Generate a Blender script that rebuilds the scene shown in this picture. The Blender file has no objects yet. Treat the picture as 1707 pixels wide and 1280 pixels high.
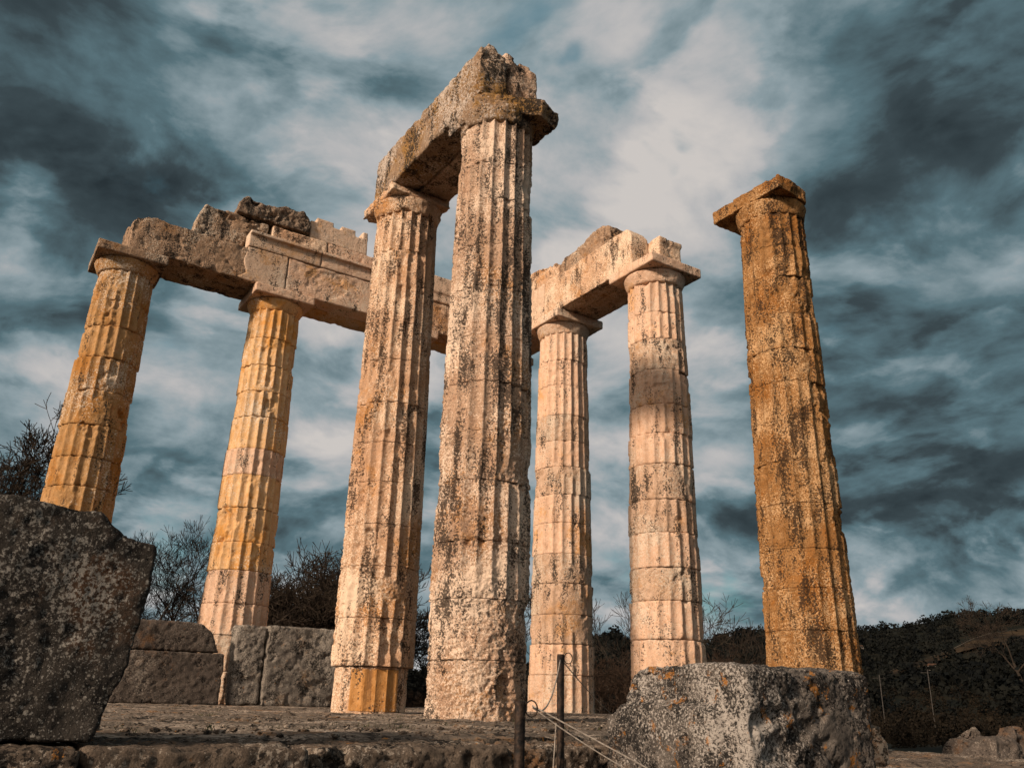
import bpy, bmesh, math, random
import numpy as np
from mathutils import Vector, Matrix

# ------------------------------------------------------------------ camera, sky, sun, exposure
SC = bpy.context.scene
COL = SC.collection
PI = math.pi
CAMP = np.array((12.9419, 20.8136, 0.2336)); YAW, PIT, ROL, FPX = 4.1383, 0.3585, 0.0267, 1407.49

def cam_basis():
    fw = np.array((math.cos(PIT)*math.cos(YAW), math.cos(PIT)*math.sin(YAW), math.sin(PIT)))
    r = np.cross(fw, (0, 0, 1.0)); r /= np.linalg.norm(r); u = np.cross(r, fw)
    return fw, math.cos(ROL)*r + math.sin(ROL)*u, -math.sin(ROL)*r + math.cos(ROL)*u
FW, RT, UP = cam_basis()
def ray(x, y):
    d = FW + RT*(x-853.5)/FPX - UP*(y-640)/FPX
    return d/np.linalg.norm(d)
def ground_at(px, dist):            # a spot on the ground in the direction of a picture column
    d = ray(px, 1160)[:2]; d = d/np.linalg.norm(d)
    return CAMP[0]+d[0]*dist, CAMP[1]+d[1]*dist

cam = bpy.data.cameras.new('camera'); camo = bpy.data.objects.new('camera', cam); COL.objects.link(camo)
M = Matrix(((RT[0], UP[0], -FW[0]), (RT[1], UP[1], -FW[1]), (RT[2], UP[2], -FW[2]))).to_4x4()
camo.matrix_world = Matrix.Translation(Vector(CAMP)) @ M
cam.sensor_fit = 'HORIZONTAL'; cam.sensor_width = 36; cam.lens = FPX/1707*36
cam.clip_start = 0.05; cam.clip_end = 8000
SC.camera = camo

SUN_AZ, SUN_EL = math.radians(14), math.radians(22.5)     # azimuth counter-clockwise from +X
SUN_DIR = Vector((math.cos(SUN_EL)*math.cos(SUN_AZ), math.cos(SUN_EL)*math.sin(SUN_AZ), math.sin(SUN_EL)))
sl = bpy.data.lights.new('sun', 'SUN'); sl.energy = 5.3; sl.angle = math.radians(5.0); sl.color = (1.0, 0.79, 0.60)
so = bpy.data.objects.new('sun', sl); COL.objects.link(so)
so.rotation_euler = SUN_DIR.to_track_quat('Z', 'Y').to_euler()
SC.view_settings.view_transform = 'Standard'; SC.view_settings.look = 'None'
SC.view_settings.exposure = 0.0; SC.view_settings.gamma = 1.0

class NT:
    """small helper for node trees"""
    def __init__(s, tree): s.t = tree; tree.nodes.clear()
    def n(s, typ, ins=None, **kw):
        nd = s.t.nodes.new(typ)
        for k, v in kw.items(): setattr(nd, k, v)
        for k, v in (ins or {}).items(): s.set(nd, k, v)
        return nd
    def set(s, nd, k, v):
        sock = nd.inputs[k]
        if isinstance(v, bpy.types.NodeSocket): s.t.links.new(v, sock)
        elif isinstance(v, bpy.types.Node): s.t.links.new(v.outputs[0], sock)
        else: sock.default_value = v
    def math(s, op, a, b=0.0, c=0.0, clamp=False):
        nd = s.n('ShaderNodeMath', operation=op, use_clamp=clamp); s.set(nd, 0, a); s.set(nd, 1, b)
        if op in ('MULTIPLY_ADD',): s.set(nd, 2, c)
        return nd.outputs[0]
    def vmath(s, op, a, b=None, scale=None):
        nd = s.n('ShaderNodeVectorMath', operation=op); s.set(nd, 0, a)
        if b is not None: s.set(nd, 1, b)
        if scale is not None: s.set(nd, 'Scale', scale)
        return nd.outputs['Value'] if op in ('DISTANCE', 'DOT_PRODUCT', 'LENGTH') else nd.outputs[0]
    def noise(s, vec, scale, detail=4, rough=.55, dist=0.0, col=False):
        nd = s.n('ShaderNodeTexNoise', {'Vector': vec, 'Scale': scale, 'Detail': detail, 'Roughness': rough, 'Distortion': dist})
        return nd.outputs['Color' if col else 'Fac']
    def remap(s, v, a, b, c=0.0, d=1.0, smooth=True):
        nd = s.n('ShaderNodeMapRange', interpolation_type='SMOOTHSTEP' if smooth else 'LINEAR')
        s.set(nd, 0, v); s.set(nd, 1, a); s.set(nd, 2, b); s.set(nd, 3, c); s.set(nd, 4, d)
        return nd.outputs[0]
    def mix(s, f, a, b, blend='MIX'):
        nd = s.n('ShaderNodeMix', data_type='RGBA', blend_type=blend)
        for k, v in ((0, f), (6, a), (7, b)):
            if isinstance(v, tuple) and len(v) == 3: v = (*v, 1.0)
            s.set(nd, k, v)
        return nd.outputs[2]
    def ramp(s, f, stops):
        nd = s.n('ShaderNodeValToRGB', {'Fac': f}); e = nd.color_ramp.elements
        while len(e) < len(stops): e.new(0.5)
        for i, (p, c) in enumerate(stops): e[i].position = p; e[i].color = (*c, 1)
        return nd.outputs[0]

def make_world():
    w = bpy.data.worlds.new('World'); SC.world = w; w.use_nodes = True
    t = NT(w.node_tree)
    out = t.n('ShaderNodeOutputWorld'); bg = t.n('ShaderNodeBackground')
    t.t.links.new(bg.outputs[0], out.inputs[0])
    sky = t.n('ShaderNodeTexSky', sky_type='NISHITA', sun_disc=False, sun_elevation=SUN_EL, sun_rotation=math.pi/2-SUN_AZ,
              air_density=1.2, dust_density=2.0)
    D = t.n('ShaderNodeTexCoord').outputs['Generated']
    sep = t.n('ShaderNodeSeparateXYZ', {0: D})
    zz = t.math('ADD', t.math('MAXIMUM', sep.outputs[2], 0.0), 0.42)
    P = t.vmath('DIVIDE', D, t.n('ShaderNodeCombineXYZ', {0: zz, 1: zz, 2: 1.0}).outputs[0])
    P = t.vmath('MULTIPLY', P, (1, 1, 1.3))
    warp = t.vmath('SCALE', t.vmath('SUBTRACT', t.noise(P, 2.2, 2, .5, col=True), (.5, .5, .5)), scale=.22)
    PW = t.vmath('ADD', P, warp)
    big = t.noise(PW, 2.4, 2, .5)
    def heaps(v): return t.noise(v, 4.4, 9, .55)
    mid = heaps(PW); mid2 = heaps(t.vmath('ADD', PW, (.05, .035, .06)))
    relief = t.math('SUBTRACT', mid, mid2)
    puff = t.remap(t.noise(t.vmath('ADD', PW, (3, 1, 7)), 5.5, 9, .52), .50, .60)          # heaps with a definite edge
    # directions of the large bright and dark masses of cloud
    dw = t.vmath('ADD', D, t.vmath('SCALE', t.vmath('SUBTRACT', t.noise(D, 3.5, 4, .55, col=True), (.5, .5, .5)), scale=.30))
    def blob(px, py, rad, amp, src=dw):
        d = t.vmath('DISTANCE', src, tuple(float(v) for v in ray(px, py)))
        return t.remap(d, 0.0, rad/FPX, amp, 0.0)
    blobs = [(1150, 190, 440, .34), (700, 190, 380, .22), (380, 170, 200, .14), (900, 600, 560, .22), (1150, 720, 320, .16), (560, 560, 300, .12), (520, 800, 240, .10), (700, 1050, 260, .12),
             (300, 660, 210, .32), (100, 580, 150, .28), (540, 700, 200, .14), (30, 380, 120, .12), (30, 390, 130, .18), (1640, 380, 160, .22), (1560, 700, 150, .10),
             (300, 930, 140, .22), (1200, 1020, 160, .22), (1480, 1010, 170, .22), (560, 420, 300, .12),
             (60, 60, 460, -.24), (160, 280, 300, -.05), (1580, 100, 420, -.30), (1620, 560, 200, -.12), (1640, 850, 230, -.26), (1500, 640, 330, -.08),
             (60, 480, 160, -.12), (250, 800, 250, -.10), (1330, 880, 200, -.05), (0, 700, 230, -.1)]
    acc = None
    for b in blobs:
        v = blob(*b); acc = v if acc is None else t.math('ADD', acc, v)
    heap = t.remap(mid, .36, .64, -.5, .5)
    dens = t.math('ADD', t.math('MULTIPLY', t.math('SUBTRACT', big, .5), .45), t.math('ADD', t.math('MULTIPLY', heap, .16), t.math('MULTIPLY', relief, 1.25)))
    dens = t.math('ADD', dens, t.math('MULTIPLY', t.math('SUBTRACT', puff, .45), .19))
    acc = t.math('ADD', acc, t.remap(sep.outputs[2], .06, .24, .15, 0.0))
    val = t.math('ADD', t.math('ADD', acc, t.math('MULTIPLY', dens, .78)), .48)
    cloud = t.ramp(val, [(0.0, (.022, .032, .038)), (.22, (.045, .066, .076)), (.42, (.100, .168, .195)), (.62, (.265, .335, .365)), (.80, (.46, .46, .465)), (1.0, (.60, .565, .54))])
    gaps = [(960, 110, 60, 1.0), (860, 15, 90, .9), (1165, 232, 45, .9), (1110, 285, 45, .7), (290, 605, 70, 1.0), (300, 895, 110, .7), (390, 905, 110, .8), (1190, 965, 90, .8), (1260, 968, 90, .8),
            (1330, 780, 120, .4), (700, 980, 130, .5), (650, 40, 260, .35), (1450, 480, 160, .3), (260, 300, 220, .35), (1000, 960, 120, .5)]
    g = None
    for b in gaps:
        v = blob(*b); g = v if g is None else t.math('MAXIMUM', g, v)
    gn = t.noise(PW, 9.0, 6, .6)
    g = t.remap(t.math('ADD', g, t.math('MULTIPLY', t.math('SUBTRACT', gn, .5), 1.6)), .25, 1.0, 0.0, .60)
    blue = t.mix(.55, t.mix(1.0, sky.outputs[0], (.055, .10, .10), 'MULTIPLY'), (.11, .25, .29))
    col = t.mix(g, cloud, blue)
    # added glow in the unseen sky round the sun, softens the shadows
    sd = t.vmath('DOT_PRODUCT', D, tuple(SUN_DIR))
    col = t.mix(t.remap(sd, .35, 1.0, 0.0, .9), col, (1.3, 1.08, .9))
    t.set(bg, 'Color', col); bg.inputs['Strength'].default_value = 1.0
make_world()

# ------------------------------------------------------------------ noise and mesh helpers
_rs = np.random.RandomState(7)
_perm = _rs.permutation(256); _perm = np.concatenate([_perm, _perm, _perm])
_g = _rs.normal(size=(256, 3)); _g /= np.linalg.norm(_g, axis=1)[:, None]
def perlin(P):
    P = np.asarray(P, float); I = np.floor(P).astype(int); F = P-I; I &= 255
    U = F*F*F*(F*(F*6-15)+10); r = 0
    for dx in (0, 1):
        wx = U[:, 0] if dx else 1-U[:, 0]; hx = _perm[I[:, 0]+dx]
        for dy in (0, 1):
            wy = U[:, 1] if dy else 1-U[:, 1]; hy = _perm[hx+I[:, 1]+dy]
            for dz in (0, 1):
                wz = U[:, 2] if dz else 1-U[:, 2]; h = _perm[(hy+I[:, 2]+dz) % 512] & 255
                G = _g[h]
                r = r + wx*wy*wz*(G[:, 0]*(F[:, 0]-dx)+G[:, 1]*(F[:, 1]-dy)+G[:, 2]*(F[:, 2]-dz))
    return r*1.5
def fbm(P, oc=4, gain=.5):
    P = np.asarray(P, float); a, s, r = 1.0, 1.0, 0
    for i in range(oc):
        r = r + a*perlin(P*s+i*17.3); a *= gain; s *= 2.03
    return r
def sstep(x, a, b):
    t = np.clip((x-a)/(b-a), 0, 1); return t*t*(3-2*t)

def mesh_from(name, co, faces, smooth=True):
    me = bpy.data.meshes.new(name); me.from_pydata([tuple(c) for c in co], [], faces); me.update()
    if smooth: me.shade_smooth()
    return me
def grid_mesh(name, co, quads):
    """fast build from numpy: co (n,3), quads (m,4)"""
    me = bpy.data.meshes.new(name); n, m = len(co), len(quads)
    me.vertices.add(n); me.vertices.foreach_set('co', np.ascontiguousarray(co, dtype=np.float32).ravel())
    me.loops.add(m*4); me.loops.foreach_set('vertex_index', np.ascontiguousarray(quads, dtype=np.int32).ravel())
    me.polygons.add(m); me.polygons.foreach_set('loop_start', np.arange(0, m*4, 4, dtype=np.int32))
    me.update(calc_edges=True); me.validate(); me.shade_smooth()
    return me
def link(name, me, mat, parent=None, loc=None):
    o = bpy.data.objects.new(name, me); COL.objects.link(o)
    if mat: 
        me.materials.clear(); me.materials.append(mat)
    if parent: o.parent = parent
    if loc is not None: o.location = loc
    return o
def tag(o, label=None, cat=None, group=None, kind=None):
    if label: o['label'] = label
    if cat: o['category'] = cat
    if group: o['group'] = group
    if kind: o['kind'] = kind
    return o
def empty(name, loc, label, cat, group=None):
    o = bpy.data.objects.new(name, None); COL.objects.link(o); o.location = loc; o.empty_display_size = .2
    return tag(o, label, cat, group)

def prism(bm, pts, y0, y1):
    """closed prism: outline pts in x,z, extruded from y0 to y1"""
    a = [bm.verts.new((x, y0, z)) for x, z in pts]; b = [bm.verts.new((x, y1, z)) for x, z in pts]
    n = len(pts); bm.faces.new(a); bm.faces.new(list(reversed(b)))
    for i in range(n): bm.faces.new((a[i], b[i], b[(i+1) % n], a[(i+1) % n]))
def box(bm, x0, x1, y0, y1, z0, z1):
    prism(bm, [(x0, z0), (x1, z0), (x1, z1), (x0, z1)], y0, y1)
def taper(bm, x0, x1, y0, y1, z0, z1, dx0=0, dx1=0, dy0=0, dy1=0, tz0=0, tz1=0):
    """box whose top is inset by dx/dy; top height differs at the two x ends"""
    b = [(x0, y0, z0), (x1, y0, z0), (x1, y1, z0), (x0, y1, z0)]
    t = [(x0+dx0, y0+dy0, z1+tz0), (x1-dx1, y0+dy0, z1+tz1), (x1-dx1, y1-dy1, z1+tz1), (x0+dx0, y1-dy1, z1+tz0)]
    B = [bm.verts.new(v) for v in b]; T = [bm.verts.new(v) for v in t]
    bm.faces.new(B[::-1]); bm.faces.new(T)
    for i in range(4): bm.faces.new((B[i], B[(i+1) % 4], T[(i+1) % 4], T[i]))

def stone(name, build, mat, parent=None, loc=(0, 0, 0), voxel=.03, rough=.01, freq=6.0, worn=.5, chips=.03, seed=0, it=10, extra=None, rot=0):
    """weathered stone: closed shapes are fused, their edges worn, and the surface broken up"""
    bm = bmesh.new(); build(bm); bmesh.ops.recalc_face_normals(bm, faces=bm.faces)
    me0 = bpy.data.meshes.new('tmp'); bm.to_mesh(me0); bm.free()
    o = bpy.data.objects.new('tmp', me0); COL.objects.link(o)
    m = o.modifiers.new('r', 'REMESH'); m.mode = 'VOXEL'; m.voxel_size = voxel; m.use_smooth_shade = True
    dg = bpy.context.evaluated_depsgraph_get(); dg.update()
    me = bpy.data.meshes.new_from_object(o.evaluated_get(dg)); bpy.data.objects.remove(o); bpy.data.meshes.remove(me0)
    n = len(me.vertices); co = np.empty(n*3, np.float32); me.vertices.foreach_get('co', co); co = co.reshape(-1, 3).astype(float)
    e = np.empty(len(me.edges)*2, np.int32); me.edges.foreach_get('vertices', e); e = e.reshape(-1, 2)
    deg = np.bincount(e.ravel(), minlength=n).astype(float)[:, None]
    s = co.copy()
    for _ in range(it):
        acc = np.stack([np.bincount(e[:, 0], s[e[:, 1], k], n)+np.bincount(e[:, 1], s[e[:, 0], k], n) for k in range(3)], 1)
        s = .4*s+.6*acc/np.maximum(deg, 1)
    off = np.array((seed*3.7, seed*1.9, seed*5.3))
    w = sstep(fbm(co*1.8+off, 3), -.35+.5*(.5-worn), .35+.5*(.5-worn))[:, None]*.85+.12
    c1 = co*(1-w)+s*w
    me.vertices.foreach_set('co', c1.astype(np.float32).ravel()); me.update()
    nr = np.empty(n*3, np.float32); me.vertices.foreach_get('normal', nr); nr = nr.reshape(-1, 3)
    d = rough*fbm(c1*freq+off, 5, .55)
    ch = fbm(c1*freq*.45+off+9, 4, .6)
    d -= chips*sstep(ch, .12, .75)
    pit = fbm(c1*freq*3.1+off+31, 3, .6); d -= chips*.25*sstep(pit, .25, .7)
    if extra is not None: d = d+extra(c1)
    c2 = c1+nr*d[:, None]
    me.vertices.foreach_set('co', c2.astype(np.float32).ravel()); me.update(); me.shade_smooth()
    me.name = name
    ob = link(name, me, mat, parent, loc)
    if rot: ob.rotation_euler.z = rot
    return ob

def ry(build):      # the right wing runs along Y: same profile builder, x and y swapped
    def b(bm):
        b0 = bmesh.new(); build(b0); me = bpy.data.meshes.new('t'); b0.to_mesh(me); b0.free()
        for v in me.vertices: v.co = (v.co.y, v.co.x, v.co.z)
        bm.from_mesh(me); bpy.data.meshes.remove(me)
    return b

# ------------------------------------------------------------------ materials
def stone_mat(name, c1, c2, c3, ochre=.3, dark=.5, darkcol=(.035, .030, .026), pale=.2, palecol=(.66, .56, .45), orange=.0, streak=.3, spk=42.0, bump=.6, vary=.05, grey=0.0, dots=0.0, bs_=1.0, stretch=1.0, rz=.35):
    m = bpy.data.materials.new(name); m.use_nodes = True; t = NT(m.node_tree)
    out = t.n('ShaderNodeOutputMaterial'); bs = t.n('ShaderNodeBsdfPrincipled'); t.t.links.new(bs.outputs[0], out.inputs[0])
    bs.inputs['Roughness'].default_value = .92; bs.inputs['Specular IOR Level'].default_value = .12
    oi = t.n('ShaderNodeObjectInfo')
    V = t.n('ShaderNodeNewGeometry').outputs['Position']
    if stretch != 1.0: V = t.vmath('MULTIPLY', V, (1, 1, stretch))
    def sh(x, y, z): return t.vmath('ADD', V, (x, y, z))
    def reg(v, r, k): return t.math('ADD', v, t.math('MULTIPLY', t.math('SUBTRACT', r, .5), k))
    lo = t.noise(V, 1.1, 5, .6); lo2 = t.noise(sh(9, 3, 5), .8, 4, .6); md = t.noise(V, 7.0, 6, .66)
    fi = t.noise(V, spk, 5, .75); f2 = t.noise(sh(1.7, 8.1, 4.4), spk*.62, 6, .74); gr = t.noise(V, spk*3.0, 3, .7)
    col = t.mix(t.remap(reg(md, fi, .7), .36, .64), c1, c2)
    oc = t.remap(reg(lo, md, .6), .60-.22*ochre, .78-.22*ochre, 0, .85)
    col = t.mix(oc, col, c3)
    gm = t.remap(reg(lo2, md, .6), .46, .70, 0, .2+.5*grey)
    col = t.mix(gm, col, tuple(.42*v for v in c1))
    if streak:
        st = t.noise(t.vmath('MULTIPLY', V, (1, 1, .10)), 8.0, 5, .65)
        col = t.mix(t.remap(st, .54, .72, 0, streak), col, (.22, .11, .045))
    # pale grains and black crust: fine, dense in some regions and absent from others
    rg = t.noise(t.vmath('MULTIPLY', sh(5, 1, 2), (1, 1, rz)), 3.2, 6, .68)
    tan_ = t.remap(reg(fi, rg, -.5), .62-.12*dark, .70-.12*dark, 0, .6)
    col = t.mix(tan_, col, tuple(.5*v for v in c1))
    pl = t.remap(reg(t.noise(sh(7, 2, 9), spk*.7, 5, .72), lo2, .9), .63-.13*pale, .69-.13*pale, 0, .8)
    col = t.mix(pl, col, palecol)
    dk = t.remap(reg(f2, rg, 1.0), .70-.20*dark, .76-.20*dark, 0, .92)
    col = t.mix(dk, col, darkcol)
    if dots:
        wv = t.vmath('ADD', V, t.vmath('SCALE', t.vmath('SUBTRACT', t.noise(V, 60, 3, .6, col=True), (.5, .5, .5)), scale=.02))
        for sc_, th in ((46.0, .30), (95.0, .33)):
            vd = t.n('ShaderNodeTexVoronoi', {'Vector': wv, 'Scale': sc_, 'Randomness': 1.0}, feature='F1')
            cr = t.n('ShaderNodeSeparateColor', {0: vd.outputs['Color']})
            rad = t.math('MULTIPLY', cr.outputs[0], th+.12)
            on = t.math('MULTIPLY', t.remap(t.math('SUBTRACT', rad, vd.outputs['Distance']), .0, .05), t.remap(reg(cr.outputs[1], rg, 1.6), 1.05-.6*dots, 1.15-.6*dots))
            col = t.mix(t.math('MULTIPLY', on, .8), col, t.mix(cr.outputs[2], palecol, (.16, .145, .125)))
    if orange:
        om = t.math('MULTIPLY', t.remap(reg(t.noise(sh(3, 3, 7), 6.5, 5, .7), fi, .3), .70-.13*orange, .76-.13*orange), t.remap(gr, .35, .55))
        col = t.mix(om, col, (.46, .19, .035))
    hv = t.math('ADD', t.math('MULTIPLY', oi.outputs['Random'], 2*vary), 1-vary)
    col = t.mix(1.0, col, t.n('ShaderNodeCombineXYZ', {0: hv, 1: hv, 2: hv}).outputs[0], 'MULTIPLY')
    t.set(bs, 'Base Color', col)
    h = t.math('ADD', t.math('MULTIPLY', t.noise(sh(4, 4, 4), 16.0/bs_, 9, .74), 1.0), t.math('MULTIPLY', f2, -.7))
    h = t.math('ADD', h, t.math('MULTIPLY', fi, .35))
    b = t.n('ShaderNodeBump', {'Strength': bump, 'Distance': .055*bs_, 'Height': h})
    t.t.links.new(b.outputs[0], bs.inputs['Normal'])
    return m

PEACH, CREAM, OCHRE = (.58, .385, .25), (.68, .50, .35), (.50, .235, .07)
M_fine = stone_mat('pale_limestone', (.60, .385, .26), (.72, .51, .375), (.58, .30, .11), ochre=.30, dark=.55, pale=.5, streak=.5, bump=.7)
M_clean = stone_mat('golden_limestone', (.56, .335, .15), (.68, .46, .27), (.54, .24, .045), ochre=.60, dark=.32, pale=.35, streak=.6, bump=.55)
M_brown = stone_mat('brown_gold_limestone', (.37, .205, .08), (.52, .315, .155), (.38, .16, .03), ochre=.6, dark=.52, pale=.3, streak=.8, bump=.7, grey=.35)
M_speck = stone_mat('speckled_limestone', (.56, .335, .20), (.70, .47, .32), (.54, .25, .075), ochre=.42, dark=.76, darkcol=(.055, .036, .025), pale=.95, palecol=(.88, .70, .53), streak=.5, spk=50, bump=.85)
M_crust = stone_mat('crusted_limestone', (.52, .33, .22), (.64, .45, .32), (.50, .245, .09), ochre=.36, dark=.95, darkcol=(.055, .042, .034), pale=1.15, palecol=(.88, .70, .55), streak=.30, spk=54, bump=.85, grey=.0)
M_must = stone_mat('mustard_lichened_limestone', (.36, .23, .14), (.56, .42, .31), (.38, .19, .03), ochre=.62, dark=.95, pale=.8, palecol=(.70, .60, .52), streak=.35, bump=1.0, grey=.2)
M_gold = stone_mat('ochre_crusted_limestone', (.36, .17, .055), (.52, .29, .125), (.35, .13, .022), ochre=.5, dark=.92, darkcol=(.045, .028, .018), pale=.75, palecol=(.74, .48, .26), streak=.7, spk=50, bump=1.0, grey=.25)
M_grime = stone_mat('grimy_limestone', (.34, .22, .14), (.52, .36, .25), (.38, .19, .07), ochre=.3, dark=.85, pale=.6, streak=.55, bump=1.0, grey=.6)
M_dark = stone_mat('dark_crusted_limestone', (.20, .14, .10), (.36, .27, .20), (.30, .16, .07), ochre=.2, dark=.9, pale=.6, streak=.3, bump=1.0)
M_repair = stone_mat('new_repair_stone', (.55, .39, .28), (.66, .485, .36), (.54, .31, .15), ochre=.35, dark=.55, pale=.4, streak=.4, bump=.5)
M_pit = stone_mat('pitted_pale_limestone', (.50, .33, .22), (.68, .48, .35), (.52, .28, .12), ochre=.2, dark=.70, pale=.7, streak=.4, bump=.9)
M_patch = stone_mat('orange_repair_stone', (.40, .185, .055), (.52, .27, .10), (.28, .10, .022), ochre=.5, dark=.45, pale=.35, streak=.9, bump=.6)
M_lichen = stone_mat('black_lichened_stone', (.034, .030, .027), (.075, .065, .056), (.11, .055, .028), ochre=.05, dark=.60, darkcol=(.012, .011, .011), pale=.45, palecol=(.34, .32, .29), streak=.0, spk=75, bump=1.0, dots=1.25, bs_=.5, rz=1.0)
M_lich2 = stone_mat('dark_brown_stone', (.085, .070, .060), (.16, .13, .11), (.18, .09, .04), ochre=.22, dark=.55, darkcol=(.014, .012, .011), pale=.45, palecol=(.30, .26, .22), streak=.0, spk=50, bump=1.0, orange=.2, rz=1.0)
M_wall = stone_mat('grey_wall_stone', (.17, .15, .13), (.36, .315, .27), (.26, .15, .07), ochre=.15, dark=.80, darkcol=(.025, .022, .02), pale=.6, palecol=(.46, .41, .35), streak=.0, spk=50, bump=1.0, orange=.25, rz=1.0)
M_grey = stone_mat('grey_lichened_stone', (.095, .083, .074), (.27, .235, .205), (.24, .12, .05), ochre=.1, dark=.97, darkcol=(.014, .013, .013), pale=.5, palecol=(.58, .53, .48), orange=.8, streak=.0, spk=85, bump=1.0, dots=.35, bs_=.5, rz=1.0)
M_step = stone_mat('worn_step_stone', (.105, .08, .062), (.22, .17, .13), (.28, .13, .045), ochre=.2, dark=.80, darkcol=(.016, .014, .013), pale=.6, palecol=(.46, .39, .32), orange=.35, streak=.0, spk=50, bump=1.0, bs_=.6, rz=1.0)
M_floor = stone_mat('paving_stone', (.12, .098, .080), (.27, .22, .175), (.32, .16, .06), ochre=.22, dark=.72, darkcol=(.022, .019, .017), pale=.7, palecol=(.46, .38, .31), orange=.35, streak=.0, spk=26, bump=1.0, rz=1.0)

def simple_mat(name, a, b, scale=5, rough=.85, metal=0.0, bump=.3, detail=6):
    m = bpy.data.materials.new(name); m.use_nodes = True; t = NT(m.node_tree)
    out = t.n('ShaderNodeOutputMaterial'); bs = t.n('ShaderNodeBsdfPrincipled'); t.t.links.new(bs.outputs[0], out.inputs[0])
    bs.inputs['Roughness'].default_value = rough; bs.inputs['Metallic'].default_value = metal; bs.inputs['Specular IOR Level'].default_value = .2 if metal else .03
    V = t.n('ShaderNodeTexCoord').outputs['Object']
    f = t.noise(V, scale, detail, .65); t.set(bs, 'Base Color', t.mix(t.remap(f, .38, .62), a, b))
    t.t.links.new(t.n('ShaderNodeBump', {'Strength': bump, 'Distance': .05, 'Height': f}).outputs[0], bs.inputs['Normal'])
    return m
M_bark = simple_mat('dark_bark', (.022, .018, .015), (.05, .04, .032), 9)
M_twig = simple_mat('dark_twigs', (.022, .017, .014), (.055, .042, .032), 3)
M_twig2 = simple_mat('brown_twigs', (.028, .019, .014), (.055, .036, .026), 3)
M_iron = simple_mat('rusty_black_iron', (.012, .011, .011), (.045, .030, .022), 30, .6, .5, .3)
M_rope = simple_mat('pale_cord', (.22, .19, .165), (.34, .30, .26), 60, .8)
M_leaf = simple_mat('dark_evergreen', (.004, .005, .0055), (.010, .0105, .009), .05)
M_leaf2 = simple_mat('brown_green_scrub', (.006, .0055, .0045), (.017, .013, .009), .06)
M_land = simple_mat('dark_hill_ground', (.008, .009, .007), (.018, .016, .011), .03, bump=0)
M_dry = simple_mat('dry_grass_slope', (.008, .007, .006), (.050, .034, .020), .035, bump=0)
M_road = simple_mat('pale_dirt_road', (.07, .06, .05), (.11, .09, .07), .2, bump=0)
M_white = simple_mat('white_plaster', (.12, .11, .095), (.17, .15, .13), 1, bump=0)
M_tile = simple_mat('clay_roof_tile', (.07, .04, .03), (.10, .055, .035), 2, bump=0)
M_glass = simple_mat('dark_window', (.02, .02, .025), (.03, .03, .035), 2, .3, bump=0)
M_grassb = simple_mat('winter_grass', (.020, .026, .010), (.050, .052, .022), 2)
M_wood = simple_mat('grey_pole_wood', (.035, .032, .03), (.06, .055, .05), 4)

# ------------------------------------------------------------------ the land
def az_h(az):      # ridge elevation (degrees) by compass direction of the view
    A = [0, 150, 190, 200, 206, 209, 212, 214.5, 216, 218.5, 221, 223, 225, 227.5, 230, 232, 236, 243, 250, 262, 275, 300, 360]
    H = [2.0, 3.0, 6.6, 5.3, 5.15, 5.05, 4.7, 4.35, 4.6, 4.7, 4.2, 3.9, 3.3, 3.0, 4.4, 3.6, 1.9, 1.5, 2.2, 2.8, 3.2, 2.5, 2.0]
    return np.interp(az, A, H)
def land_height(X, Y):
    dx, dy = X-CAMP[0], Y-CAMP[1]; r = np.hypot(dx, dy); az = np.degrees(np.arctan2(dy, dx)) % 360
    far = sstep(r, 230, 1000)
    ridge = np.tan(np.radians(az_h(az)))*1000
    n = fbm(np.stack([X/160, Y/160, X*0+3], 1), 4)
    near = -1.35+.10*fbm(np.stack([X/6, Y/6, X*0], 1), 3)-3.5*sstep(r, 40, 150)+.9*sstep(r, 60, 200)*n
    h = near + far*(ridge+1.0+7*n*far) 
    h = h - sstep(r, 1050, 1600)*ridge*1.2
    return h
def build_land():
    R = np.concatenate([[0.0], np.geomspace(2, 3500, 150)]); A = np.radians(np.arange(0, 360, .75))
    rr, aa = np.meshgrid(R, A, indexing='ij'); X = CAMP[0]+rr*np.cos(aa); Y = CAMP[1]+rr*np.sin(aa)
    Z = land_height(X.ravel(), Y.ravel()); co = np.stack([X.ravel(), Y.ravel(), Z], 1)
    nr, na = len(R), len(A); i, j = np.meshgrid(np.arange(nr-1), np.arange(na), indexing='ij'); j2 = (j+1) % na
    q = np.stack([i*na+j, (i+1)*na+j, (i+1)*na+j2, i*na+j2], -1).reshape(-1, 4)
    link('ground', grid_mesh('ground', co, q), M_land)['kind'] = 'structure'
build_land()
def polar(px, dist, dz=0):
    x, y = ground_at(px, dist); z = float(land_height(np.array([x]), np.array([y]))[0]); return np.array((x, y, z+dz))

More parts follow.
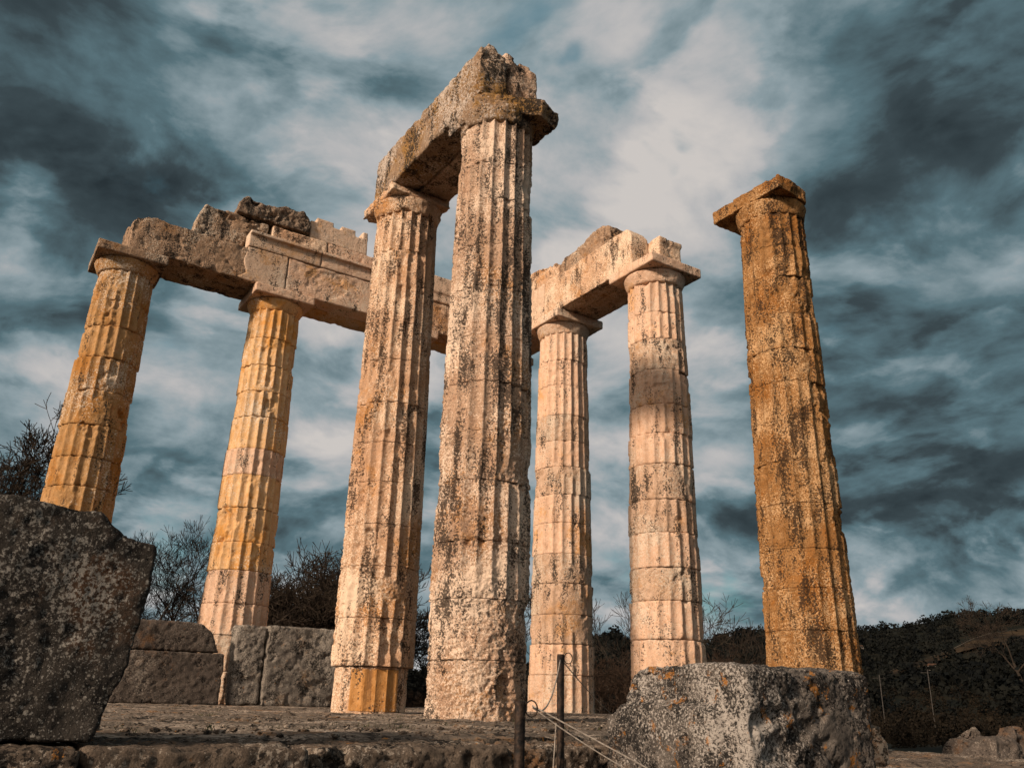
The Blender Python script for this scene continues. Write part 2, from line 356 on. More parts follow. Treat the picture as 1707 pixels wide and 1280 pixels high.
def clearing(u, v):        # a sloping clearing with a dirt road, u along the slope, v across it
    px = 1462+300*u; r = 470+230*u+(5+50*u)*v*(.75+.35*np.sin(u*11+v)); x, y = ground_at(px, r)
    return x, y, float(land_height(np.array([x]), np.array([y]))[0])
def build_clearing():
    n, m = 50, 8
    for nm, mat, v0, v1, mm, dz in (('field', M_dry, -1, .9, m, 1.6), ('road', M_road, .93, 1.02, 2, 2.0)):
        co = np.array([clearing(i/(n-1), v0+(v1-v0)*j/(mm-1)) for i in range(n) for j in range(mm)]); co[:, 2] += dz
        i, j = np.meshgrid(np.arange(n-1), np.arange(mm-1), indexing='ij')
        q = np.stack([i*mm+j, (i+1)*mm+j, (i+1)*mm+j+1, i*mm+j+1], -1).reshape(-1, 4)
        link(nm, grid_mesh(nm, co, q), mat)['kind'] = 'structure'
build_clearing()
def in_clearing(x, y):
    dx, dy = x-CAMP[0], y-CAMP[1]; r = math.hypot(dx, dy); a0 = [math.atan2(ground_at(p, 1)[1]-CAMP[1], ground_at(p, 1)[0]-CAMP[0]) % (2*PI) for p in (1462, 1762)]
    u = ((math.atan2(dy, dx) % (2*PI))-a0[0])/(a0[1]-a0[0])
    return 0 < u < 1.1 and -(12+46*u) < r-(470+230*u) < (8+50*u)

rnd = random.Random(11)
def crown_quads(c, rx, rz, n, size, rs):
    """n small leaf-clump faces filling an uneven crown"""
    d = rs.normal(size=(n, 3)); d /= np.linalg.norm(d, axis=1)[:, None]
    rad = rs.uniform(.45, 1.0, n)**.6*(1+.35*perlin(d*1.7+c[None, :]*.13))
    p = c+d*rad[:, None]*np.array((rx, rx, rz))
    a = rs.normal(size=(n, 3)); a /= np.linalg.norm(a, axis=1)[:, None]; b = np.cross(a, rs.normal(size=(n, 3))); b /= np.linalg.norm(b, axis=1)[:, None]
    s = (size*rs.uniform(.6, 1.3, n))[:, None]
    return np.stack([p-a*s, p-b*s*.7, p+a*s, p+b*s*.7], 1)
def build_wood(name, mat, label, spots):
    Q = [crown_quads(*s) for s in spots]
    co = np.concatenate(Q).reshape(-1, 3); q = np.arange(len(co)).reshape(-1, 4)
    o = link(name, grid_mesh(name, co, q), mat); tag(o, label, 'trees', kind='stuff')
rs = np.random.RandomState(3)
def scatter(n, az0, az1, r0, r1, s0, s1, nq):
    L = []
    for k in range(n):
        az = math.radians(rs.uniform(az0, az1)); r = r0*(r1/r0)**rs.uniform(0, 1)
        x, y = CAMP[0]+r*math.cos(az), CAMP[1]+r*math.sin(az); z = float(land_height(np.array([x]), np.array([y]))[0])
        s = rs.uniform(s0, s1)*(.6 if rs.rand() < .5 else 1)
        if in_clearing(x, y) and rs.rand() < .86: continue
        L.append((np.array((x, y, z+s*.7)), s, s*rs.uniform(.8, 1.3), nq, s*.25*(60/nq)**.5, rs))
    return L
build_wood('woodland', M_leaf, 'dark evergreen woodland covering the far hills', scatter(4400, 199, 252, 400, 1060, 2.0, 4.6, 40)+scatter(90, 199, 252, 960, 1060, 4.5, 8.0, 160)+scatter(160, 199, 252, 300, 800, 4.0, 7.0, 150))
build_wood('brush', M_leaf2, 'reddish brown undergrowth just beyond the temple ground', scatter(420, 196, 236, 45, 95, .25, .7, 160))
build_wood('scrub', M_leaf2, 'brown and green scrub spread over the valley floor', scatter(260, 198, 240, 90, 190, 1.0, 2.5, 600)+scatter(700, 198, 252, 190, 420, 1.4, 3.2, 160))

# ------------------------------------------------------------------ temple floor and foundation
def floor_edge(x):          # southern limit of the paving, which is broken away towards the far end
    return np.interp(x, [-1.0, 1.5, 3.0, 6.0, 8.0, 9.9, 10.2, 14.6], [11.2, 11.55, 12.4, 13.9, 14.65, 15.35, 15.72, 15.72])
def build_floor():
    xs = np.arange(-1.0, 14.61, .05); nb = 330
    X = np.repeat(xs[:, None], nb, 1); t = np.linspace(0, 1, nb)[None, :]
    Yl = -1.0; Yr = floor_edge(xs)[:, None]+.06*fbm(np.stack([xs*1.7, xs*0, xs*0], 1), 3)[:, None]
    Y = Yl+(Yr-Yl)*t
    # individual slabs: slightly different heights, open joints
    sx, sy = 1.23, .92
    ix = np.floor(X/sx); yy = Y+(ix % 2)*.4; iy = np.floor(yy/sy)
    h = ((np.sin(ix*12.99+iy*78.2)*43758.5) % 1)*.022
    ex = np.minimum(X/sx-ix, 1-(X/sx-ix))*sx; ey = np.minimum(yy/sy-iy, 1-(yy/sy-iy))*sy; e = np.minimum(ex, ey)
    P = np.stack([X.ravel(), Y.ravel(), X.ravel()*0], 1)
    Z = -.012+h-.03*(1-sstep(e, .0, .06))+.016*fbm(P*2.2, 5).reshape(X.shape)-.02*sstep(fbm(P*5+4, 3).reshape(X.shape), .1, .6)
    Z = Z-.03*sstep(t, .985, 1.0)
    co = np.stack([X.ravel(), Y.ravel(), Z.ravel()], 1); nx = len(xs)
    i, j = np.meshgrid(np.arange(nx-1), np.arange(nb-1), indexing='ij')
    q = np.stack([i*nb+j, (i+1)*nb+j, (i+1)*nb+j+1, i*nb+j+1], -1).reshape(-1, 4)
    base = len(co)                                  # riser along the broken edge
    rim = np.stack([X[:, -1], Y[:, -1]-.02, Z[:, -1]*0-.7], 1); rim2 = np.stack([X[:, 0], Y[:, 0], Z[:, 0]*0-.7], 1)
    co = np.concatenate([co, rim, rim2]); k = np.arange(nx-1)
    q = np.concatenate([q, np.stack([k*nb+nb-1, (k+1)*nb+nb-1, base+k+1, base+k], 1), np.stack([(k+1)*nb, k*nb, base+nx+k, base+nx+k+1], 1)])
    for col0 in (0, nx-1):
        kk = np.arange(nb-1); b2 = len(co); side = np.stack([X[col0], Y[col0], Z[col0]*0-.7], 1); co = np.concatenate([co, side])
        q = np.concatenate([q, np.stack([col0*nb+kk, col0*nb+kk+1, b2+kk+1, b2+kk], 1)])
    link('pavement', grid_mesh('pavement', co, q), M_floor)['kind'] = 'structure'
build_floor()
fo = stone('foundation', lambda bm: (box(bm, -1.9, 15.2, -1.9, 16.6, -1.6, -.42), box(bm, -2.3, 15.4, -2.3, 18.0, -1.6, -.66)), M_step, voxel=.07, rough=.03, freq=3, chips=.05, seed=2)
fo['kind'] = 'structure'

# ------------------------------------------------------------------ columns
FL = 20
def drum(z0, z1, Rf, mat, parent, seed, joint=1.0, depth=.047, erode=.25, rough=.006, chips=.025, loss=.02, dz=.022, per=10, smoothlow=0.0, rot=0.0, shift=.01):
    rs_ = np.random.RandomState(seed); nth = FL*per; nz = max(8, int((z1-z0)/dz))
    th = (np.arange(nth))/nth*2*PI
    zt = np.linspace(0, 1, nz); z = z0+.003+(z1-z0-.006)*zt
    T, Z = np.meshgrid(th, z); ft = (T*FL/(2*PI)) % 1.0
    R = Rf(Z)
    P = np.stack([np.cos(T).ravel()*R.ravel(), np.sin(T).ravel()*R.ravel(), Z.ravel()], 1); off = np.array((seed*1.31 % 50, seed*.77 % 50, seed*2.1 % 50))
    sh = R.shape
    w = sstep(fbm(P*.9+off, 4).reshape(sh), .25-erode, .55-erode*.8)                # where the flutes are worn away
    prof = 1-(2*ft-1)**2
    d = depth*prof*(1-w)+w*(depth*.55+.012*fbm(P*3+off, 3).reshape(sh))
    # arrises nicked
    ar = (1-np.abs(2*ft-1)); ar = np.exp(-(ar/.22)**2)
    nick = sstep(fbm(P*np.array((5, 5, 3.2))+off+5, 4).reshape(sh), -.05, .45)
    d = d+ar*nick*.006
    # rims of the drum broken away
    e = np.minimum(Z-z0, z1-Z); en = fbm(P*np.array((2.6, 2.6, 1.2))+off+11, 4).reshape(sh)
    d = d+np.exp(-(e/.014)**2)*joint*(.003+.013*np.clip(en+.25, 0, 1.2))+joint*sstep(en, .3, .9)*np.exp(-(e/.07)**2)*.045
    # lost chunks and pitting
    ch = fbm(P*1.5+off+21, 5, .55).reshape(sh); d = d+chips*sstep(ch, .40, .75)*1.3
    d = d+loss*np.abs(fbm(P*5.5+off+40, 4, .6).reshape(sh))*(.06+.94*w)
    d = d-rough*fbm(P*17+off, 3, .65).reshape(sh)*(.5+.8*sstep(fbm(P*1.1+off+3, 3).reshape(sh), -.2, .4))
    Rr = R-d
    sx, sy = rs_.uniform(-shift, shift, 2); TT = T+rot
    X = Rr*np.cos(TT)+sx; Y = Rr*np.sin(TT)+sy
    co = np.stack([X.ravel(), Y.ravel(), Z.ravel()], 1)
    i, j = np.meshgrid(np.arange(nz-1), np.arange(nth), indexing='ij'); j2 = (j+1) % nth
    q = np.stack([i*nth+j, i*nth+j2, (i+1)*nth+j2, (i+1)*nth+j], -1).reshape(-1, 4)
    # flat beds: an inner ring on each end closed by quads
    for base, row, zc, fl in ((len(co), 0, z[0], 1), (len(co)+nth, nz-1, z[-1], 0)):
        ring = np.stack([sx+.05*np.cos(TT[row]), sy+.05*np.sin(TT[row]), np.full(nth, zc)], 1)
        co = np.concatenate([co, ring]); k = np.arange(nth); k2 = (k+1) % nth
        a = np.stack([row*nth+k, row*nth+k2, base+k2, base+k], 1)
        q = np.concatenate([q, a[:, ::-1] if fl else a])
    return link('drum', grid_mesh('drum', co, q), mat, parent)

def echinus(parent, zn, za, rn, ra, mat, seed, chips=.02, rough=.008, brk=None):
    """cushion of the capital: necking rings, then a flaring curve up to the slab"""
    def b(bm):
        prof = [(rn-.02, zn-.02), (rn+.004, zn+.0), (rn+.012, zn+.03), (rn+.03, zn+.05), (rn+.30*(ra-rn), zn+.28*(za-zn)), (rn+.62*(ra-rn), zn+.55*(za-zn)), (rn+.88*(ra-rn), zn+.82*(za-zn)), (ra, za-.025), (ra-.03, za+.01)]
        n = 64; rings = [[bm.verts.new((r*math.cos(2*PI*k/n), r*math.sin(2*PI*k/n), z)) for k in range(n)] for r, z in prof]
        for a, c in zip(rings, rings[1:]):
            for k in range(n): bm.faces.new((a[k], a[(k+1) % n], c[(k+1) % n], c[k]))
        bm.faces.new(rings[0][::-1]); bm.faces.new(rings[-1])
    return stone('echinus', b, mat, parent, voxel=.03, rough=rough, chips=chips, worn=.3, seed=seed, it=4, freq=5)

def column(cx, cy, label, zn, rb, rn, mats, seed, nd=13, lo=0, erode=-.1, joint=1.0, rough=.006, depth=.058, per=10, dz=.022, loss=.018, chips=.025, shift=.012, special=None, bulge=.012):
    c = empty('column', (cx, cy, 0), label, 'column', 'fluted temple columns')
    Rf = lambda z: rb+(rn-rb)*(z/zn)+bulge*np.sin(np.clip(z/zn, 0, 1)*PI)
    rs_ = np.random.RandomState(seed); hs = rs_.uniform(.88, 1.12, nd); zs = np.concatenate([[0], np.cumsum(hs)])/hs.sum()*zn
    for k in range(nd):
        m = mats[rs_.randint(len(mats))]; kw = dict(joint=joint, rough=rough, erode=erode, depth=depth, loss=loss, chips=chips, shift=shift)
        rf = Rf; sp = special(k, zs[k]) if special else None
        if sp:
            m = sp.get('mat', m); kw.update({q: v for q, v in sp.items() if q not in ('mat', 'R')})
            if 'R' in sp: rf = (lambda z, s=sp['R'], f=Rf: f(z)*s)
        else: 
            rv = rs_.uniform(-.008, .008); rf = (lambda z, s=rv, f=Rf: f(z)+s)
        drum(zs[k] if k else -.03, zs[k+1], rf, m, c, seed*100+k, per=per, dz=dz, rot=rs_.uniform(-.012, .012), **kw)
    return c

ZN, ZA, ZT = 9.66, 9.95, 10.20          # necking, underside and top of the slab of the outer columns
HS = .80
def abacus(c, mat, seed, x0=-HS, x1=HS, y0=-HS, y1=HS, za=ZA, zt=ZT, **kw):
    k = dict(voxel=.028, rough=.005, chips=.012, worn=.25, it=3, freq=5); k.update(kw)
    return stone('abacus', lambda bm: box(bm, x0, x1, y0, y1, za+.004, zt-.004), mat, c, seed=seed, **k)

AX = [3.375, 7.125, 10.875]
def spA(k, z):
    if k in (4, 8): return dict(erode=.35, chips=.07, mat=M_brown)
    return dict(erode=-.02+.06*(k % 3), chips=.04, mat=M_brown)
cA = column(AX[2], 0, 'fluted column standing at the outer left end of the long beam', ZN, .81, .635, [M_brown], 11, special=spA, shift=.03, joint=2.2)
echinus(cA, ZN, ZA, .62, .745, M_brown, 3); abacus(cA, M_grime, 5)
def spB(k, z):
    if k <= 1: return dict(erode=.6, chips=.07, rough=.015, mat=M_pit)
    if k in (5, 9): return dict(erode=.15, chips=.05)
    return None
cB = column(AX[1], 0, 'golden fluted column rising behind the low wall of large blocks', ZN, .80, .635, [M_clean, M_clean, M_fine], 12, erode=-.12, shift=.016, joint=1.6, special=spB)
echinus(cB, ZN, ZA, .62, .745, M_clean, 4); abacus(cB, M_fine, 6)
cX = column(AX[0], 0, 'column almost wholly hidden behind the taller of the two linked columns on the left', ZN, .80, .635, [M_fine], 13, per=6, dz=.05)
echinus(cX, ZN, ZA, .62, .745, M_fine, 5); abacus(cX, M_fine, 7)
cK = column(0, 0, 'corner column hidden behind the foremost column, where the two long beams meet', ZN, .80, .635, [M_fine], 14, per=6, dz=.05)
echinus(cK, ZN, ZA, .62, .745, M_fine, 6); abacus(cK, M_fine, 8)
def spE(k, z):
    if k in (2, 3, 4): return dict(erode=.22, chips=.03, mat=M_pit)
    if k in (7, 9): return dict(erode=.0, mat=M_pit)
    return dict(erode=-.3, mat=M_fine)
cE = column(0, 3.375, 'slender pale fluted column just right of the foremost column', ZN, .81, .655, [M_fine], 15, special=spE, loss=.010)
echinus(cE, ZN, ZA, .64, .75, M_fine, 7); abacus(cE, M_fine, 9)
def spF(k, z):
    if k in (3, 5, 6, 10): return dict(erode=.30, chips=.04, mat=M_pit)
    if k in (7, 8, 9): return dict(erode=.10, chips=.03, mat=M_fine)
    return dict(erode=-.05, chips=.02, mat=M_fine)
cF = column(0, 7.125, 'pale column of clearly separate drums under the outer end of the short right beam', ZN, .80, .66, [M_fine], 16, special=spF, shift=.022, joint=2.2)
echinus(cF, ZN, ZA, .645, .76, M_fine, 8); abacus(cF, M_fine, 10)
cG = column(.15, 10.85, 'lone ochre column on the right carrying nothing but its own broken slab', ZN, .80, .645, [M_gold], 17, erode=-.05, depth=.055, loss=.02, chips=.04, shift=.003, joint=.35, rough=.011, per=12, dz=.018)
echinus(cG, ZN-.06, ZA-.03, .635, .72, M_gold, 9, chips=.04)
def abG(bm):
    pts = [(.68, -.98), (.70, .80), (.30, .80), (-.25, .72), (-.50, .50), (-.60, -.70), (-.50, -.98)]
    a = [bm.verts.new((x, y, ZA-.03)) for x, y in pts]; b = [bm.verts.new((x, y, ZT+.02)) for x, y in pts]
    bm.faces.new(a[::-1]); bm.faces.new(b)
    for i in range(len(pts)): bm.faces.new((a[i], a[(i+1) % len(pts)], b[(i+1) % len(pts)], b[i]))
stone('abacus', abG, M_gold, cG, voxel=.022, rough=.014, chips=.035, worn=.35, seed=12, it=4, freq=6)

# the two taller-looking inner columns and the beam across them
ZN2, ZA2, ZT2 = 8.70, 8.98, 9.18
def spC(k, z):
    if k == 0: return dict(mat=M_speck, R=.88, erode=.35, chips=.05, depth=.03)
    if z < 2.6: return dict(mat=M_speck, erode=.12, chips=.04, rough=.012)
    return dict(mat=M_speck, erode=-.22)
cC = column(7.03, 7.82, 'fluted inner column under the lower left end of the highest beam, with an orange mended foot', ZN2, .665, .575, [M_speck], 21, nd=12, special=spC, per=12, dz=.018, depth=.064, shift=.003, loss=.015, joint=.3, rough=.007)
def spD(k, z):
    if z < 1.3: return dict(mat=M_crust, erode=1.1, chips=.06, loss=.05, joint=.15, rough=.02)
    if z < 3.0: return dict(mat=M_crust, erode=.28, chips=.04, loss=.03, joint=.2, rough=.016)
    return dict(mat=M_crust, erode=-.12+(.25 if z < 3.8 else 0), loss=.018, joint=.25, rough=.012)
cD = column(7.03, 11.02, 'foremost and tallest-looking column, deeply eroded at its foot and broken at its capital', ZN2, .675, .575, [M_crust], 22, nd=12, special=spD, per=14, dz=.014, depth=.064, shift=.003)
# orange mended part of the foot of the left inner column
def footpatch():
    n0, n1 = 30, 14; co = []; q = []
    a0, a1 = math.radians(30), math.radians(112)
    for i in range(n1):
        z = -.02+.70*i/(n1-1)
        for j in range(n0):
            t = j/(n0-1); a = a0+(a1-a0)*t; ft = (a*FL/(2*PI)) % 1; r = .592-.028*(1-(2*ft-1)**2)
            if j in (0, n0-1) or i in (0, n1-1): r -= .12
            co.append((r*math.cos(a), r*math.sin(a), z))
    for i in range(n1-1):
        for j in range(n0-1): q.append((i*n0+j, i*n0+j+1, (i+1)*n0+j+1, (i+1)*n0+j))
    o = link('repair_patch', grid_mesh('repair_patch', np.array(co), np.array(q)), M_patch, cC); o['label'] = 'smooth orange mended piece of fluting at the foot'
    for p in o.data.polygons: p.use_smooth = False
footpatch()
echinus(cC, ZN2, ZA2, .57, .65, M_speck, 31, chips=.07, rough=.02)
stone('abacus', lambda bm: (taper(bm, -.60, .62, -.76, .62, ZA2+.004, ZT2, 0, .0, .0, .1)), M_speck, cC, voxel=.022, rough=.025, chips=.08, worn=.9, seed=33, it=10, freq=5)
echinus(cD, ZN2, ZA2, .57, .65, M_must, 36, chips=.06, rough=.02)
def abD(bm):
    pts = [(.62, -.60), (.60, .30), (.30, .52), (.05, .62), (-.35, .80), (-.78, .66), (-.72, -.10), (-.60, -.62)]
    a = [bm.verts.new((x*.96, y*.96, ZA2-.12)) for x, y in pts]; b = [bm.verts.new((x, y, ZT2)) for x, y in pts]
    bm.faces.new(a[::-1]); bm.faces.new(b)
    for i in range(len(pts)): bm.faces.new((a[i], a[(i+1) % len(pts)], b[(i+1) % len(pts)], b[i]))
stone('abacus', abD, M_must, cD, voxel=.02, rough=.022, chips=.06, worn=.7, seed=36, it=9, freq=4.5)

# ------------------------------------------------------------------ beams and blocks
BG = 'stone beams lying across the columns'
def blk(name, label, cat, build, mat, group=None, **kw):
    return tag(stone(name, build, mat, **kw), label, cat, group)
# highest beam, two halves side by side on C and D
def rect(x0, x1, y0, y1, z0, z1): return lambda bm: box(bm, x0, x1, y0, y1, z0, z1)
def hb1(bm):
    taper(bm, 7.045, 7.60, 7.44, 11.34, 9.20, 10.14, .04, .02, .0, .0)
    taper(bm, 7.10, 7.50, 9.7, 11.32, 10.0, 10.20, .05, .1, .4, .1)
    taper(bm, 7.18, 7.46, 10.65, 11.30, 10.1, 10.37, .05, .08, .15, .08)
def hb2(bm):
    taper(bm, 6.40, 7.025, 7.50, 11.30, 9.20, 10.15, .04, .04)
    taper(bm, 6.85, 7.08, 10.5, 11.28, 10.0, 10.36, .03, .03, .2, .03)
    taper(bm, 6.52, 6.80, 10.4, 11.28, 10.0, 10.27, .04, .03, .2, .05)
blk('architrave', 'highest stone beam, its sunlit left half stained ochre, across the two foremost columns', 'stone beam', hb1, M_must, BG, voxel=.024, rough=.02, chips=.055, worn=.6, seed=41, it=6, freq=4)
blk('architrave', 'shaded far half of the highest beam, lying beside its sunlit half', 'stone beam', hb2, M_crust, BG, voxel=.024, rough=.02, chips=.05, worn=.7, seed=42, it=6, freq=4)
blk('stone_block', 'broken lump on the right of the topmost capital beside the highest beam', 'stone block', lambda bm: taper(bm, 6.22, 6.58, 10.9, 11.45, 9.19, 9.50, .05, .05, .05, .05), M_crust, voxel=.02, rough=.03, chips=.06, worn=.9, seed=44, it=8)

# left wing: beams over A-B-X-K (front and rear rows)
FB = .66
def aw1(bm):
    prism(bm, [(11.0, 10.21), (11.03, 10.95), (10.95, 11.10), (10.5, 11.22), (10.2, 11.17), (9.6, 11.16), (9.0, 11.15), (8.2, 11.17), (7.14, 11.19), (7.14, 10.21)], .03, FB)
blk('architrave', 'stone beam between the two leftmost columns, rough with a smooth pale mended right end', 'stone beam', aw1, M_grime, BG, voxel=.03, rough=.014, chips=.045, worn=.5, seed=51, it=5, freq=4)
mend = lambda bm: prism(bm, [(8.22, 11.185), (7.145, 11.205), (7.145, 10.22), (8.15, 10.21), (8.42, 10.24), (8.20, 10.42), (8.30, 10.8)], .5, FB+.012)
bpy.context.view_layer.update()
mp = stone('repair_patch', mend, M_repair, [o for o in SC.objects if o.name.startswith('architrave')][-1], voxel=.022, rough=.003, chips=.004, worn=.2, seed=52, it=3)
mp['label'] = 'smooth pale new stone let into the right end of the beam'
blk('architrave', 'stone beam of the left wing just right of the second column, with a large rough patch', 'stone beam', rect(3.385, 7.13, .03, FB, 10.21, 11.19), M_fine, BG, voxel=.03, rough=.006, chips=.02, worn=.4, seed=53, it=4, freq=4,
    extra=lambda c: -.03*sstep(1-((c[:, 0]-6.05)/.62)**2-((c[:, 2]-10.75)/.42)**2+.5*fbm(c*3, 3), .0, .3)*(c[:, 1] > .5)*(.6+.9*np.abs(fbm(c*19, 3))))
blk('architrave', 'stone beam of the left wing seen in the gap between the two foremost columns', 'stone beam', rect(.10, 3.375, .03, FB, 10.21, 11.19), M_speck, BG, voxel=.04, rough=.012, chips=.04, worn=.4, seed=54, it=4)
blk('architrave', 'rear half of the beam between the two leftmost columns, seen from below', 'stone beam', rect(7.14, 11.06, -FB, .015, 10.21, 11.12), M_grime, BG, voxel=.045, rough=.01, chips=.03, seed=55, it=4)
blk('architrave', 'rear half of the beam right of the second column from the left, seen from below', 'stone beam', rect(3.385, 7.13, -FB, .015, 10.21, 11.15), M_clean, BG, voxel=.045, rough=.01, chips=.03, seed=56, it=4)
blk('architrave', 'rear half of the beam seen from below in the gap between the two foremost columns', 'stone beam', rect(.1, 3.375, -FB, .015, 10.21, 11.15), M_clean, BG, voxel=.045, rough=.01, chips=.03, seed=57, it=4)
# crown course on the left wing: face with a projecting fillet along its top
def crown(x0, x1):
    def b(bm):
        box(bm, x0, x1, .30, FB+.03, 11.20, 11.56); box(bm, x0, x1, .30, FB+.12, 11.55, 11.64)
    return b
CG = 'smooth blocks of the moulded course'
blk('cornice_block', 'smooth pale moulded block at the left end of the moulded course', 'stone block', crown(6.26, 8.24), M_repair, CG, voxel=.025, rough=.003, chips=.006, worn=.15, seed=61, it=2)
blk('cornice_block', 'pale pitted moulded block second from the left in the moulded course', 'stone block', crown(3.5, 6.25), M_fine, CG, voxel=.025, rough=.005, chips=.012, worn=.2, seed=62, it=2)
blk('cornice_block', 'tall smooth moulded block seen between the two foremost columns', 'stone block', lambda bm: (box(bm, .5, 3.48, .2, FB+.03, 11.20, 11.50), box(bm, .5, 3.48, .2, FB+.07, 11.49, 12.02)), M_repair, CG, voxel=.03, rough=.004, chips=.01, worn=.2, seed=63, it=2)
# backing blocks piled behind and above
PG = 'rough blocks piled on the left wing'
def b1(bm):
    prism(bm, [(9.58, 11.21), (9.50, 11.9), (9.36, 12.24), (9.0, 12.22), (8.66, 12.26), (8.2, 12.18), (7.70, 12.20), (7.64, 11.21)], -.35, .28)
blk('stone_block', 'rough broken block with a smooth left end on top of the leftmost beam', 'stone block', b1, M_grime, PG, voxel=.028, rough=.03, chips=.10, worn=.8, seed=64, it=6, freq=3.5)
blk('stone_block', 'pitted pale block lying behind the left part of the moulded course', 'stone block', rect(6.0, 7.58, -.4, .34, 11.20, 12.20), M_speck, PG, voxel=.03, rough=.01, chips=.03, worn=.4, seed=65, it=4)
blk('stone_block', 'smooth pale block with a round scar behind the right part of the moulded course', 'stone block', rect(3.8, 5.985, -.4, .33, 11.20, 12.20), M_fine, PG, voxel=.03, rough=.006, chips=.02, worn=.3, seed=66, it=3)
def b3(bm):
    prism(bm, [(8.60, 12.28), (8.52, 12.62), (8.38, 12.86), (8.15, 12.84), (7.9, 12.76), (7.6, 12.78), (7.3, 12.92), (7.0, 12.86), (6.66, 12.94), (6.56, 12.80), (6.56, 12.30)], -.5, .34)
blk('stone_block', 'dark lichened block with a lumpy top, highest on the left wing', 'stone block', b3, M_dark, PG, voxel=.026, rough=.035, chips=.10, worn=.8, seed=67, it=6, freq=4)
def b4(bm):
    prism(bm, [(6.52, 12.215), (6.54, 12.78), (6.36, 12.78), (6.36, 12.92), (5.86, 12.92), (5.86, 12.78), (5.62, 12.78), (5.62, 12.90), (5.18, 12.90), (5.18, 12.72), (4.96, 12.72), (4.96, 12.94), (4.80, 12.94), (4.78, 12.215)], -.35, .26)
blk('stone_block', 'smooth cream block with a notched toothed top at the right of the left wing', 'stone block', b4, M_repair, PG, voxel=.022, rough=.004, chips=.01, worn=.15, seed=68, it=2)

# right wing: beam over K-E-F
blk('architrave', 'front half of the short right beam, pale with a black-speckled face, ending over the drum column', 'stone beam',
    ry(lambda bm: prism(bm, [(3.36, 10.21), (7.04, 10.21), (7.06, 11.1), (6.9, 11.32), (6.3, 11.34), (5.2, 11.30), (3.36, 11.30)], .10, FB)), M_speck, BG, voxel=.026, rough=.010, chips=.035, worn=.5, seed=71, it=5, freq=4)
blk('architrave', 'front beam right of the foremost column, running back to the corner', 'stone beam', ry(lambda bm: box(bm, .68, 3.35, .03, FB, 10.21, 11.30)), M_repair, BG, voxel=.035, rough=.006, chips=.02, worn=.3, seed=72, it=4)
blk('architrave', 'rear half of the short right beam, its notched end jutting out past the front half', 'stone beam',
    ry(lambda bm: (box(bm, 3.36, 7.42, -.66, .085, 10.21, 10.96), box(bm, 3.36, 7.46, -.69, .085, 10.96, 11.08))), M_speck, BG, voxel=.03, rough=.008, chips=.03, worn=.4, seed=73, it=4)
blk('architrave', 'rear beam between the corner and the second column of the right wing', 'stone beam', ry(lambda bm: box(bm, .68, 3.35, -.66, .015, 10.21, 11.10)), M_fine, BG, voxel=.045, rough=.008, chips=.03, worn=.4, seed=74, it=4)
def b5(bm):
    prism(bm, [(3.9, 11.31), (5.95, 11.31), (6.15, 11.5), (6.08, 11.86), (5.8, 12.0), (5.4, 11.98), (5.1, 11.88), (4.7, 11.80), (4.2, 11.78), (3.9, 11.6)], -.15, .55)
blk('stone_block', 'rough black-crusted block lying on top of the short right beam', 'stone block', ry(b5), M_grime, voxel=.026, rough=.03, chips=.08, worn=.8, seed=75, it=6, freq=4)
blk('stone_block', 'speckled block on the right beam beside the foremost column', 'stone block', ry(lambda bm: prism(bm, [(.7, 11.31), (3.88, 11.31), (3.88, 11.75), (3.3, 11.86), (2.6, 11.95), (.7, 12.0)], -.1, .58)), M_speck, voxel=.035, rough=.02, chips=.06, worn=.6, seed=77, it=5)

# ------------------------------------------------------------------ low wall of big blocks behind the floor
WY = 2.05
WG = 'big blocks of the low wall'
blk('stone_block', 'lower of the two stacked dark blocks in the low wall', 'stone block', rect(7.76, 9.9, WY-.42, WY, 0, 1.0), M_lich2, WG, voxel=.03, rough=.014, freq=9, chips=.018, worn=.6, seed=81, it=6)
blk('stone_block', 'upper dark block with a broken right end, stacked in the low wall', 'stone block',
    lambda bm: prism(bm, [(10.1, 1.01), (10.1, 1.58), (8.6, 1.60), (8.25, 1.56), (8.05, 1.38), (7.88, 1.01)], WY-.42, WY-.02), M_lich2, WG, voxel=.03, rough=.014, freq=9, chips=.018, worn=.7, seed=82, it=6)
blk('stone_block', 'narrow grey upright block of the low wall right of the golden column foot', 'stone block', lambda bm: taper(bm, 6.90, 7.50, WY-.55, WY-.10, 0, 1.62, 0, -.06), M_wall, WG, voxel=.028, rough=.016, freq=7, chips=.035, worn=.6, seed=83, it=6)
blk('stone_block', 'wide grey block of the low wall nearest the mended column foot', 'stone block', rect(4.6, 6.88, WY-.9, WY, 0, 1.64), M_wall, WG, voxel=.03, rough=.016, freq=7, chips=.035, worn=.6, seed=84, it=6)

# ------------------------------------------------------------------ foreground blocks
def lb(bm):
    pts = [(14.3, .0), (14.3, 1.03), (12.9, 1.045), (12.40, 1.02), (12.33, .955), (12.22, .905), (12.13, .895), (12.125, .85), (12.15, .52), (12.18, .29), (12.215, .2), (12.27, .02)]
    prism(bm, pts, 15.55, 16.45)
blk('stone_block', 'huge black-lichened block at the left, its right side undercut at the bottom', 'stone block', lb, M_lichen, voxel=.0125, rough=.013, freq=6, chips=.022, worn=.3, seed=91, it=5)
def rb(bm):
    pts = [(15.98, -.7), (15.96, .05), (16.0, .21), (16.07, .25), (16.12, .28), (16.15, .37), (16.22, .44), (16.32, .475), (16.8, .49), (17.12, .475), (17.2, .44), (17.2, -.7)]
    ry(lambda b: prism(b, pts, 7.76, 8.92))(bm)
    ry(lambda b: prism(b, [(16.0, -.7), (15.98, .16), (16.2, .225), (16.7, .25), (17.0, .20), (17.1, -.7)], 8.3, 8.99))(bm)
blk('stone_block', 'massive grey block with orange lichen in front of the lone column', 'stone block', rb, M_grey, voxel=.0125, rough=.012, freq=8, chips=.040, worn=1.2, seed=92, it=26)
